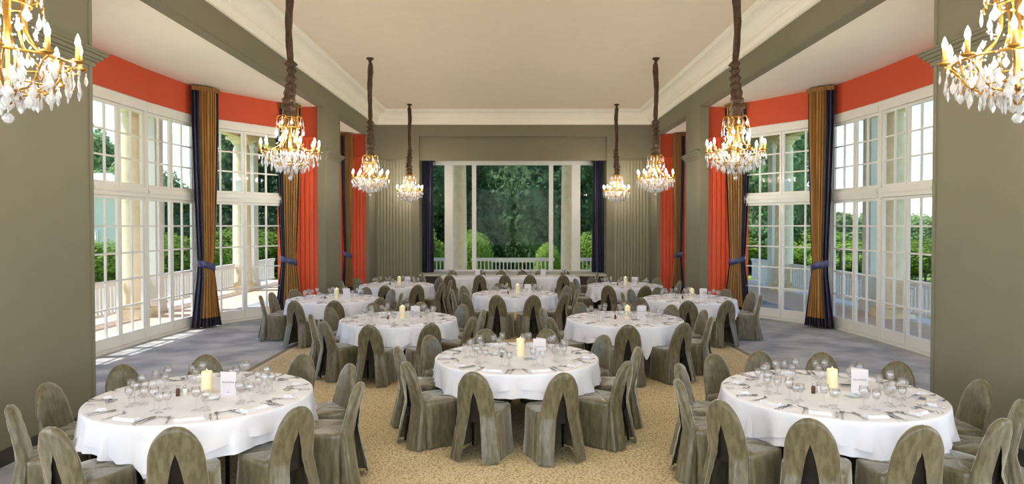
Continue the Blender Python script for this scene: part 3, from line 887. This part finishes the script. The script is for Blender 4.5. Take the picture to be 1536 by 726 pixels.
for ti, (tx, ty, tn, angs, rot, base, corner, det) in enumerate(TABLES):
    rnd = random.Random(100+ti)
    round_table(tx, ty, tn)
    ca = [R(a)-PI/2 for a in angs]
    o = obj('tablecloth', cloth(TR-.008, base+.075, corner-.05, rot+.10, ca, ti*2+1, TZ-.008), None, (tx, ty, 0), mats=M['cloth'])
    tag(o, 'white under cloth showing below the top cloth of the %s' % tn, 'tablecloth', 'under cloths')
    o = obj('tablecloth', cloth(TR, base, corner, rot, ca, ti*2+2), None, (tx, ty, 0), mats=M['cloth'])
    tag(o, 'square white top cloth draped over the %s' % tn, 'tablecloth', 'top cloths')
    hn = hour_names(angs)
    for i, adeg in enumerate(angs):
        a = R(adeg); hp = hn[i]
        rr = 1.02+rnd.uniform(-.02, .03)
        da = rnd.uniform(-.06, .06)
        make_chair(tx+rr*math.sin(a), ty-rr*math.cos(a), a+da, 'olive satin covered chair at %s of the %s' % (hp, tn), 'chairs of the %s' % tn, legs=det > 1)
        # place setting
        ux, uy = math.sin(a), -math.cos(a); vx, vy = math.cos(a), math.sin(a)
        def at(r, t): return tx+ux*r+vx*t, ty+uy*r+vy*t
        def put(name, me, r, t, z, rot_, lab, cat, grp):
            px, py = at(r, t); return place(name, me, px, py, z, a+rot_, '%s at %s of the %s' % (lab, hp, tn), cat, grp+' on the '+tn)
        j = lambda s=.006: rnd.uniform(-s, s)
        dn = .8 if len(angs) > 11 else 1
        put('napkin', NAP, .755+j(), j(), TZ, j(.08), 'folded white napkin', 'napkin', 'napkins').scale = (.78 if dn < 1 else 1, 1, 1)
        put('dinner_knife', KN, .75+j(.01), .14*dn+j(), TZ, .12+j(.08), 'steel dinner knife', 'knife', 'knives')
        put('dinner_fork', FK, .75+j(.01), -.15*dn+j(), TZ, j(.12), 'steel dinner fork', 'fork', 'forks')
        put('soup_spoon', SP, .755+j(.01), .185*dn+j(), TZ, .14+j(.06), 'steel soup spoon', 'spoon', 'spoons')
        if det > 1: put('butter_knife', KN, .66+j(.02), -.17*dn+j(), TZ, .9+j(.3), 'small steel knife laid aslant', 'knife', 'small knives').scale = (.8, .7, .8)
        gr = .52 if len(angs) < 11 else .54
        put('wine_goblet', G1, gr+j(.006), .01+j(.005), TZ, 0, 'tall stemmed wine goblet', 'glass', 'tall goblets')
        put('white_wine_glass', G2, gr+.035+j(.005), .095+j(.005), TZ, 0, 'slim white wine glass', 'glass', 'white wine glasses')
        if i % 2 == 0 or det > 1: put('water_glass', G3, gr-.065+j(.005), .068+j(.005), TZ, 0, 'short water glass', 'glass', 'water glasses')
    cdx = rnd.uniform(0, .06)
    c = empty('pillar_candle', (tx+cdx, ty+.04, TZ)); tag(c, 'cream pillar candle lit in the middle of the %s' % tn, 'candle', 'pillar candles')
    obj('candle_wax', CANW, c); obj('wick', WICK, c); obj('flame', FLM, c)
    c = empty('menu_card', (tx+cdx+.21, ty-.02, TZ), R(-6)); tag(c, 'folded grey white menu card standing beside the candle on the %s' % tn, 'menu card', 'menu cards')
    obj('folded_sheet', CARD, c)
    if ti < 5:
        t = obj('printed_title', TXT, c, (0, -.0018, .105)); t.rotation_euler = (PI/2, 0, 0)
        obj('printed_mark', MARK, c)
    for nm, me, dx, dy, lab in (('salt_shaker', SALT, -.155, -.03, 'white salt shaker'), ('pepper_shaker', PEP, -.205, -.05, 'brown pepper shaker')):
        c = empty(nm, (tx+cdx+dx, ty+dy, TZ)); tag(c, '%s left of the candle on the %s' % (lab, tn), 'shaker', lab+'s')
        obj('glass_body', me, c); obj('cap', CAP, c)
    for q, (dx, dy, rz, wh) in enumerate(((-.24, .10, .4, 'behind the shakers'), (.14, -.16, .25, 'before the menu card'), (.26, .2, -.2, 'behind the menu card'))[:3 if det > 1 else 1]):
        place('silver_tray', TRAY, tx+dx, ty+dy, TZ, rz, 'small silver tray %s on the %s' % (wh, tn), 'tray', 'silver trays')

# long table at the back window
LX0, LX1, LY0, LY1 = -2.03, 1.85, 18.3, 19.1
r = empty('long_table', ((LX0+LX1)/2, (LY0+LY1)/2, .012)); tag(r, 'long straight banquet table under a white cloth before the wide back window', 'table')
cx, cy = (LX0+LX1)/2, (LY0+LY1)/2; hx, hy = (LX1-LX0)/2, (LY1-LY0)/2
obj('tabletop', MB().box(-hx+.03, hx-.03, -hy+.03, hy-.03, .70, .725), r, mats=M['table_wood'])
for sx in (-1, 1):
    for sy in (-1, 1):
        obj('leg', MB().tube([(sx*(hx-.2), sy*(hy-.15), .7), (sx*(hx-.2), sy*(hy-.15), 0)], .02, 8), r, mats=M['black_metal'])
rows = []; N = 240
def perim(t, e):
    # rounded rectangle by arc-length
    LL = [2*hx, 2*hy, 2*hx, 2*hy]; tot = sum(LL); d = t*tot
    if d < LL[0]: x, y, n = -hx+d, -hy, (0, -1)
    elif d < LL[0]+LL[1]: x, y, n = hx, -hy+(d-LL[0]), (1, 0)
    elif d < LL[0]*2+LL[1]: x, y, n = hx-(d-LL[0]-LL[1]), hy, (0, 1)
    else: x, y, n = -hx, hy-(d-2*LL[0]-LL[1]), (-1, 0)
    return x*(1+e/hx), y*(1+e/hy), n
for q in (0.001, .5, .98): rows.append([(perim(i/N, 0)[0]*q, perim(i/N, 0)[1]*q, TZ) for i in range(N)])
rows.append([(perim(i/N, 0)[0], perim(i/N, 0)[1], TZ-.006) for i in range(N)])
for k in range(1, 9):
    s = k/8; rows.append([(lambda x, y, n: (x, y, TZ-.01-s*.62))(*perim(i/N, .006+s*(.028+.02*math.sin(i*.9)+.012*math.sin(i*1.7+1)))) for i in range(N)])
o = obj('tablecloth', MB().grid(rows, closed=True), None, (cx, cy, 0), mats=M['cloth']); tag(o, 'long white cloth falling almost to the floor from the long back table', 'tablecloth', 'top cloths')
ordn = ['first', 'second', 'third', 'fourth', 'fifth', 'sixth']
rnd = random.Random(5)
seats = []
for k, px in enumerate((-1.72, -.90, -.22, .46, 1.36)):
    seats.append((px, LY0-.20, 0, '%s from the left, near side of the long back table' % ordn[k]))
for k, px in enumerate((-1.80, -.95, -.35, .28, .80, 1.55)):
    seats.append((px, LY1+.20, PI, '%s from the left, window side of the long back table' % ordn[k]))
seats.append((LX0-.25, 18.7, -PI/2, 'at the left end of the long back table'))
seats.append((LX1+.25, 18.7, PI/2, 'at the right end of the long back table'))
for (x, y, a, w_) in seats:
    make_chair(x, y, a, 'olive satin covered chair %s' % w_, 'chairs of the long back table', legs=False)
    ux, uy = math.sin(a), -math.cos(a)
    if abs(ux) > .5: bx, by = x-.0, y
    px, py = x-ux*.36, y-uy*.36
    vx, vy = math.cos(a), math.sin(a)
    def put(name, me, r, t, lab, cat, grp):
        return place(name, me, px-ux*r+vx*t, py-uy*r+vy*t, TZ, a, '%s %s' % (lab, w_.replace('of the long back table', 'of the long table')), cat, grp+' on the long back table')
    put('napkin', NAP, 0, 0, 'folded white napkin', 'napkin', 'napkins')
    put('dinner_knife', KN, 0, .14, 'steel knife', 'knife', 'knives')
    put('dinner_fork', FK, 0, -.14, 'steel fork', 'fork', 'forks')
    put('wine_goblet', G1, .13, .05, 'tall wine goblet', 'glass', 'tall goblets')
    put('white_wine_glass', G2, .12, .13, 'slim wine glass', 'glass', 'white wine glasses')
for x, w_ in ((-1.0, 'left'), (.85, 'right')):
    c = empty('menu_card', (x, 18.65, TZ), 0); tag(c, 'white menu card standing on the %s half of the long back table' % w_, 'menu card', 'menu cards')
    obj('folded_sheet', CARD, c)

# ------------------------------------------------------------------ veranda and garden
m = MB()
m.box(-9.9, -4.9, YF-3, 24.0, -.2, -.125); m.box(4.9, 9.9, YF-3, 24.0, -.2, -.125)
m2 = MB()
for s in (-1, 1):
    a, b = sorted((s*7.3, s*9.9)); m2.box(a, b, YF-3, 26.8, -.12, -.03)
m2.box(-7.3, 7.3, 24.0, 26.8, -.12, -.03)
struct('floor_veranda', m2, M['deck'])
m = MB()
for s in (-1, 1):
    a, b = sorted((s*6.4, s*6.99))
a = None
m = MB()
for s in (-1, 1):
    a, b = sorted((s*4.95, s*9.9)); m.box(a, b, YF-1, 26.9, 5.55, 5.63)
m.box(-9.9, 9.9, 24.1, 26.9, 5.55, 5.63)
struct('roof_veranda', m, M['eave'])
m = MB()
for s in (-1, 1):
    a, b = sorted((s*9.15, s*9.45)); m.box(a, b, YF-1, 26.5, 5.15, 5.55)
m.box(-9.45, 9.45, 26.0, 26.3, 5.15, 5.55)
struct('beam_veranda', m, M['stone'])
# outer shell between the bays so that no daylight leaks round them
m = MB()
for s in (-1, 1):
    for (xa, xb, ya, yb) in ((W+WT, 5.6, 16.67, 17.6), (W+WT, 5.6, 4.6, 7.05), (W+WT, 6.1, 21.62, 23.9)):
        a, b = sorted((s*xa, s*xb)); m.box(a, b, ya, yb, 0, ZO+.1)
    a, b = sorted((s*5.45, s*5.62)); m.box(a, b, 16.2, 16.7, 0, ZO+.1)
    m.box(a, b, 7.05, 7.5, 0, ZO+.1)
    a, b = sorted((s*5.85, s*6.05)); m.box(a, b, 21.3, 21.7, 0, ZO+.1); m.box(a, b, 17.6, 17.9, 0, ZO+.1)
    a, b = sorted((s*5.4, s*5.62)); m.box(a, b, 4.15, 4.7, 0, ZO+.1); m.box(a, b, -2.9, -2.35, 0, ZO+.1)
struct('wall_outer', m, M['stone'])

def column(x, y, z0, label):
    r = empty('veranda_column', (x, y, z0)); tag(r, label, 'column', None)
    h = 5.15-z0
    obj('plinth', MB().box(-.36, .36, -.36, .36, 0, .22), r, mats=M['stone'])
    obj('shaft', MB().lathe([(.34, .22), (.35, .26), (.34, .31), (.31, .33), (.30, .38), (.29, h*.5), (.265, h-.42), (.26, h-.40), (.26, h-.36), (.235, h-.34), (.235, h-.25)], 28), r, mats=M['stone'])
    obj('capital', MB().lathe([(.235, h-.26), (.27, h-.24), (.33, h-.14), (.34, h-.10)], 28).box(-.38, .38, -.38, .38, h-.10, h), r, mats=M['stone'])
    return r
cols = []
for s in (-1, 1):
    for i, y in enumerate((3.2, 9.6, 16.0, 22.4)):
        if y > 9: column(s*9.2, y, -.03, 'cream round column of the %s veranda, %s from the viewer' % ('left' if s < 0 else 'right', ['', 'nearest', 'second', 'third'][i]))
        else: column(s*9.2, y, -.03, 'cream round column of the %s veranda beside the viewer' % ('left' if s < 0 else 'right'))
column(-2.10, 25.8, -.03, 'cream round column outside the left part of the back window')
column(2.17, 25.8, -.03, 'cream round column outside the right part of the back window')
def pillar(x, y, label):
    r = obj('veranda_pillar', MB().box(-.2, .2, -.2, .2, 0, 5.18).box(-.25, .25, -.25, .25, 0, .3).box(-.25, .25, -.25, .25, 4.95, 5.05).box(-.21, .21, -.14, .14, .5, 4.7), None, (x, y, -.03), mats=M['rail'])
    tag(r, label, 'pillar')
for s in (-1, 1):
    sd = 'left' if s < 0 else 'right'
    pillar(s*9.3, 17.0, 'square white pillar beside the second column of the %s veranda' % sd)
    pillar(s*9.3, 23.4, 'square white pillar beside the third column of the %s veranda' % sd)
# balustrades, one per gap between columns
bal_me = {}
def balustrade(p0, p1, label, slat):
    dx, dy = p1[0]-p0[0], p1[1]-p0[1]; L = math.hypot(dx, dy); rz = math.atan2(dy, dx)
    r = empty('balustrade', (p0[0], p0[1], -.03), rz); tag(r, label, 'railing', 'veranda balustrades')
    obj('top_rail', MB().box(0, L, -.05, .05, .86, .93).box(0, L, -.03, .03, .80, .86), r, mats=M['rail'])
    obj('bottom_rail', MB().box(0, L, -.03, .03, .14, .20), r, mats=M['rail'])
    n = int(L/(.135 if slat else .15)); w = .045 if slat else .02
    key = w
    if key not in bal_me: bal_me[key] = MB().box(-w, w, -.015, .015, .19, .81).mesh('baluster', M['rail'])
    for i in range(min(n, 98)):
        obj('baluster', bal_me[key], r, ((i+.5)*L/n, 0, 0))
ys = (-3.0, 3.2, 9.6, 16.0, 22.4, 26.1)
for s in (-1, 1):
    for i in range(1, 5):
        balustrade((s*9.35, ys[i]+.3), (s*9.35, ys[i+1]-.3), 'white slatted balustrade of the %s veranda, %s' % ('left' if s < 0 else 'right', ['', 'beside the first column', 'between first and second column', 'between second and third column', 'from the third column to the corner'][i]), True)
for a, b, w_ in ((-9.2, -2.5, 'beyond the left end'), (-1.65, 1.65, 'in the middle'), (2.55, 9.2, 'beyond the right end')):
    balustrade((a, 26.15), (b, 26.15), 'white balustrade %s of the back window' % w_, False)

def ground():
    m = MB(); n = 40; rows = []
    for i in range(n+1):
        row = []
        for j in range(n+1):
            x = -160+320*i/n; y = -60+320*j/n; row.append((x, y, -.75))
        rows.append(row)
    return m.grid(rows)
g = obj('ground', ground(), None, mats=M['grass']); g['kind'] = 'structure'

def crown(seed, rx, rz, n, leaf, blobs=14, full=False):
    rnd = random.Random(seed); m = MB(); bl = []
    for i in range(blobs):
        a = rnd.uniform(0, 2*PI); el = rnd.uniform(-.5, 1.0); rr = rx*rnd.uniform(.35, .68)
        if full:
            zz = -rz*.8+1.6*rz*(i+.5)/blobs; rr = rx*rnd.uniform(.35, .62)*(1 if zz < rz*.3 else .7)
            bl.append((rr*math.cos(a), rr*math.sin(a), zz, rnd.uniform(.36, .46)*rx))
        else: bl.append((rr*math.cos(a)*math.cos(el*.9), rr*math.sin(a)*math.cos(el*.9), rz*.72*math.sin(el), rnd.uniform(.36, .5)*rx))
    bl.append((0, 0, 0, rx*.62))
    m.cur = 0
    for bx, by, bz, br in bl:
        prof_ = [(0, -br*.8)]+[(br*.8*math.sin(PI*k/6), -br*.8*math.cos(PI*k/6)) for k in range(1, 6)]+[(0, br*.8)]
        m.lathe(prof_, 8, c=(bx, by, bz), cap=False)
    for i in range(n):
        bx, by, bz, br = bl[rnd.randrange(len(bl))]
        v = Vector((rnd.gauss(0, 1), rnd.gauss(0, 1), rnd.gauss(0, 1))).normalized()
        p = Vector((bx, by, bz))+v*br*rnd.uniform(.80, 1.12 if seed != 11 else 1.42)
        t = Vector((rnd.gauss(0, 1), rnd.gauss(0, 1), rnd.gauss(0, .5))).normalized(); u = t.cross(v+Vector((0, 0, .4))).normalized()
        s = leaf*rnd.uniform(.6, 1.4)
        m.add([p-t*s-u*s*.1, p+u*s*.55, p+t*s+u*.1*s, p-u*s*.55], [(0, 1, 2, 3)])
    return m
def trunk(h, r):
    return MB().tube([(0, 0, 0), (.05*h*.3, 0, h*.4), (0, .02*h, h)], [r, r*.75, r*.5], 8)
crown_me = {}
def tree(x, y, h, rx, mat, label, group, seed, leaf=.2, n=5200, name='tree', cat='tree', zg=-.75, low=.2):
    r = empty(name, (x, y, zg)); tag(r, label, cat, group)
    key = (seed, mat, round(leaf, 2))
    if key not in crown_me: crown_me[key] = crown(seed, 3.0, 3.6, n, leaf*3.0/rx, 26 if mat == 'leaf_dark' else 14, mat == 'leaf_dark').mesh('foliage', M[mat])
    rz = h*(1-low)/2
    c = obj('foliage', crown_me[key], r, (0, 0, h*low+rz), seed*1.7+x); c.scale = (rx/3.0/1.05, rx/3.0/1.05, rz/3.1)
    obj('trunk', trunk(h*.6, .03*h), r, mats=M['bark'])
    return r
# dense wall of trees behind the back window
tno = 0
xs = [(-15, 44, 15, 6), (-9, 41, 14, 5.5), (-3.5, 43, 16, 6), (2.5, 41, 15, 6), (8.5, 43, 16, 6), (14.5, 42, 14, 5.6)]
nm = ['first', 'second', 'third', 'fourth', 'fifth', 'sixth', 'seventh', 'eighth', 'ninth', 'tenth', 'eleventh', 'twelfth']
for i, (x, y, h, rx) in enumerate(xs):
    tree(x, y, h, rx, 'leaf_dark', 'tall dark green tree behind the back window, %s from the left' % nm[i], 'dark trees behind the house', i % 3+1, .15, 34000, low=.0)
for i, (x, y, h, rx, w_) in enumerate(((-4.6, 31, 2.7, 1.5, 'seen between curtain and left window post'), (-1.75, 30, 2.4, .95, 'beside the left column'), (1.6, 30.5, 1.9, .75, 'beside the right column'), (3.9, 31, 2.3, 1.3, 'seen by the right window curtain'))):
    tree(x, y, h, rx, 'leaf_bright', 'bright green bush beyond the back balustrade, %s' % w_, 'bushes behind the house', 11, .07, 14000, 'garden_bush', 'bush', low=.02)
r = empty('garden_fence', (0, 33, -.75)); tag(r, 'low weathered timber fence on the lawn behind the back window', 'fence')
for x in (-1.2, 1.2, 3.4): obj('post', MB().box(x-.05, x+.05, -.05, .05, 0, 1.5 if x > 1 else 1.2), r, mats=M['sill'])
for z in (.5, 1.08): obj('rail', MB().box(-1.6, 3.6, -.03, .03, z, z+.1), r, mats=M['sill'])
# garden to the sides
def dirx(px, Y): return (px-769.5)/990*Y
k = 0
for px, Y, h, rx in ((100, 42, 8.8, 3.2), (140, 41, 8.4, 2.9), (180, 36, 6.6, 2.4), (218, 40, 5.9, 2.6), (250, 46, 5.6, 2.9), (284, 50, 5.2, 3.2), (324, 52, 5.3, 3.2), (356, 52, 6.9, 2.3), (388, 52, 7.0, 2.8), (424, 50, 6.6, 3), (460, 52, 7.2, 4)):
    tree(dirx(px, Y), Y, h, rx, 'leaf_mid', 'mid green tree beyond the left veranda, %s from the near end' % nm[k], 'trees on the left of the garden', 5+k % 3, .17, 9000, low=.03); k += 1
k = 0
for px, Y, h, rx in ((1078, 60, 4.9, 3), (1116, 60, 4.6, 2.6), (1152, 60, 4.2, 2.7), (1190, 61, 4.3, 2.9), (1232, 62, 4.2, 3.0), (1275, 62, 4.0, 3.2), (1318, 64, 4.1, 3.2), (1360, 64, 3.9, 3.2), (1402, 64, 3.7, 3.2), (1446, 64, 4.0, 3.6)):
    tree(dirx(px, Y), Y, h, rx, 'leaf_mid', 'distant green tree beyond the right veranda, %s from the house end' % nm[k], 'trees on the right of the garden', 5+k % 3, .17, 9000, low=.02); k += 1
k = 0
for s, px, Y, h, rx in ((-1, 150, 22, 2.2, 1.6), (-1, 232, 28, 2.2, 1.7), (-1, 275, 30, 2.3, 1.8), (-1, 345, 36, 2.4, 2), (-1, 380, 38, 2.6, 2), (-1, 410, 38, 2.2, 2)):
    tree(dirx(px, Y), Y, h, rx, 'leaf_bright', 'bright green shrub on the lawn beyond the left veranda, %s from the near end' % nm[k], 'shrubs on the left lawn', 11, .09, 9000, 'garden_bush', 'bush', low=.02); k += 1
k = 0
for px, Y, h, rx in ((1120, 40, 2.6, 2.2), (1150, 42, 2.4, 2.2), (1185, 40, 2.5, 2.2), (1222, 38, 2.6, 2.0), (1262, 36, 1.9, 2.0), (1300, 36, 1.8, 2), (1345, 34, 1.9, 2.0), (1380, 32, 2.0, 2.0)):
    tree(dirx(px, Y), Y, h, rx, 'leaf_bright', 'bright green shrub on the lawn beyond the right veranda, %s from the house end' % nm[k], 'shrubs on the right lawn', 11, .09, 9000, 'garden_bush', 'bush', low=.02); k += 1

# a pale house, a parked car and a court fence seen through the bay windows
r = empty('garden_house', (-21.4, 32.5, -.75)); tag(r, 'pale grey green house among the trees beyond the left veranda', 'house')
hw = obj('wall', MB().box(-3.2, 3.2, -2, 2, 0, 4.4), r, mats=M['grey_roof'])
hr = MB(); hr.add([(-3.5, -2.3, 4.4), (3.5, -2.3, 4.4), (3.5, 2.3, 4.4), (-3.5, 2.3, 4.4), (-1.6, 0, 5.5), (1.6, 0, 5.5)], [(3, 2, 1, 0), (0, 1, 5, 4), (1, 2, 5), (2, 3, 4, 5), (3, 0, 4)])
obj('roof', hr, r, mats=M['grey_roof'])
for x in (-1.8, 0, 1.8):
    f = obj('window', MB().box(x-.45, x+.45, -2.05, -1.98, 1.4, 2.7), r, mats=M['white']); obj('pane', MB().box(x-.38, x+.38, -2.07, -2.05, 1.47, 2.63), f, mats=M['steel'])
r = empty('car', (-22.4, 40.5, -.75), .3); tag(r, 'small white car parked on the drive beyond the left veranda', 'car')
pr = [(-2.0, .35), (-2.05, .75), (-1.9, .95), (-1.3, 1.0), (-.8, 1.42), (.6, 1.45), (1.2, 1.02), (1.9, .88), (2.05, .7), (2.0, .35)]
bm_ = MB(); n_ = len(pr)
bm_.add([(x, -.8, z) for x, z in pr]+[(x, .8, z) for x, z in pr], [tuple(range(n_)), tuple(range(2*n_-1, n_-1, -1))]+[(i, n_+i, n_+(i+1) % n_, (i+1) % n_) for i in range(n_)])
obj('body', bm_, r, mats=M['rail'])
for s_ in (-1, 1): obj('side_window', MB().add([(-1.1, s_*.81, 1.04), (-.75, s_*.81, 1.36), (.5, s_*.81, 1.38), (.95, s_*.81, 1.04)], [(0, 1, 2, 3)]), r, mats=M['black_metal'])
for x in (-1.3, 1.3):
    for s_ in (-1, 1): obj('wheel', MB().tube([(x, s_*.66, .32), (x, s_*.84, .32)], .32, 16), r, mats=M['black_metal'])
r = empty('court_fence', (14.6, 31, -.75)); tag(r, 'dark metal court fence on the lawn beyond the right veranda', 'fence')
for i in range(9): obj('post', MB().box(i*.8-.035, i*.8+.035, -.035, .035, 0, 1.75), r, mats=M['black_metal'])
for z in (.5, 1.1, 1.65): obj('rail', MB().box(0, 6.4, -.02, .02, z, z+.05), r, mats=M['black_metal'])
for s_, sd in ((-1, 'left'), (1, 'right')):
    r = empty('wall_lantern', (s_*9.1, 22.06, 3.3)); tag(r, 'white box lantern on the third column of the %s veranda' % sd, 'lantern')
    obj('lantern_body', MB().box(-.12, .12, -.1, .1, .03, .38), r, mats=M['rail']); obj('bracket', MB().box(-.05, .05, .1, .16, .1, .3).box(-.14, .14, -.12, .12, .38, .41).box(-.1, .1, -.08, .08, 0, .03), r, mats=M['white'])

# ------------------------------------------------------------------ light
w = bpy.data.worlds.new('World'); scene.world = w; w.use_nodes = True
nt = w.node_tree; nt.nodes.clear()
out = nt.nodes.new('ShaderNodeOutputWorld'); bg = nt.nodes.new('ShaderNodeBackground'); sky = nt.nodes.new('ShaderNodeTexSky')
sky.sky_type = 'NISHITA'; sky.sun_disc = False; sky.sun_elevation = R(55); sky.sun_rotation = R(-80)
sky.air_density = .8; sky.dust_density = .3; sky.ozone_density = 1.2
hs = nt.nodes.new('ShaderNodeHueSaturation'); hs.inputs['Saturation'].default_value = 1.1
nt.links.new(sky.outputs[0], hs.inputs['Color'])
nt.links.new(hs.outputs[0], bg.inputs[0]); bg.inputs[1].default_value = .165; nt.links.new(bg.outputs[0], out.inputs[0])
sun = bpy.data.lights.new('sun', 'SUN'); sun.energy = 2.1; sun.angle = R(.6); sun.color = (1, .95, .86)
so = bpy.data.objects.new('sun', sun); COL.objects.link(so)
d = Vector((1, .18, -math.tan(R(58)))).normalized()
so.rotation_euler = d.to_track_quat('-Z', 'Y').to_euler()
# daylight portals in the openings (they only guide sampling of the sky)
def portal(c, sx, sz, nrm):
    L = bpy.data.lights.new('daylight_portal', 'AREA'); L.shape = 'RECTANGLE'; L.size = sx; L.size_y = sz; L.cycles.is_portal = True
    o = bpy.data.objects.new('daylight_portal', L); COL.objects.link(o); o.location = c
    o.rotation_euler = Vector(nrm).to_track_quat('-Z', 'Y').to_euler()
def fill_light(c, sx, sz, nrm, e):  # area lamps added outside the unseen openings to brighten the hall
    L = bpy.data.lights.new('window_daylight', 'AREA'); L.shape = 'RECTANGLE'; L.size = sx; L.size_y = sz; L.energy = e; L.color = (.93, .97, 1.0)
    o = bpy.data.objects.new('window_daylight', L); COL.objects.link(o); o.location = c
    o.rotation_euler = Vector(nrm).to_track_quat('-Z', 'Y').to_euler()
FILL = 190
for s in (-1, 1):
    portal((s*(7.05), BY, 2.3), 9.2, 4.6, (-s, 0, 0))
    fill_light((s*(7.0), .9, 2.6), 6.6, 4.2, (-s, 0, 0), FILL)
    portal((s*(6.05), 19.6, 2.3), 3.8, 4.6, (-s, 0, 0))
portal((0, NY+.1, 2.4), 6.3, 3.9, (0, -1, 0))
fill_light((0, YF-.3, 2.8), 7.0, 4.4, (0, 1, 0), FILL*.8)

# ------------------------------------------------------------------ camera
cam = bpy.data.cameras.new('camera'); co = bpy.data.objects.new('camera', cam); COL.objects.link(co)
F = 990.0
cam.sensor_fit = 'HORIZONTAL'; cam.sensor_width = 36; cam.lens = 36*F/1536
tilt = 1.0
co.location = (0, 0, 2.2); co.rotation_euler = (R(90-tilt), 0, 0)
hy_ = 363-F*math.tan(R(tilt))           # horizon row with tilt alone
cam.shift_y = -(hy_-337.5)/1536*-1 if False else (337.5-hy_)/1536
cam.shift_x = -(769.5-768)/1536
cam.clip_start = .05; cam.clip_end = 500
scene.camera = co
scene.view_settings.view_transform = 'Standard'; scene.view_settings.look = 'None'
scene.view_settings.gamma = 1; scene.view_settings.use_curve_mapping = False
scene.view_settings.exposure = 1.4
cy_ = scene.cycles
cy_.use_denoising = True
cy_.max_bounces = 8; cy_.diffuse_bounces = 4; cy_.glossy_bounces = 3; cy_.transmission_bounces = 4; cy_.transparent_max_bounces = 24
cy_.sample_clamp_indirect = 6; cy_.caustics_reflective = False; cy_.caustics_refractive = False
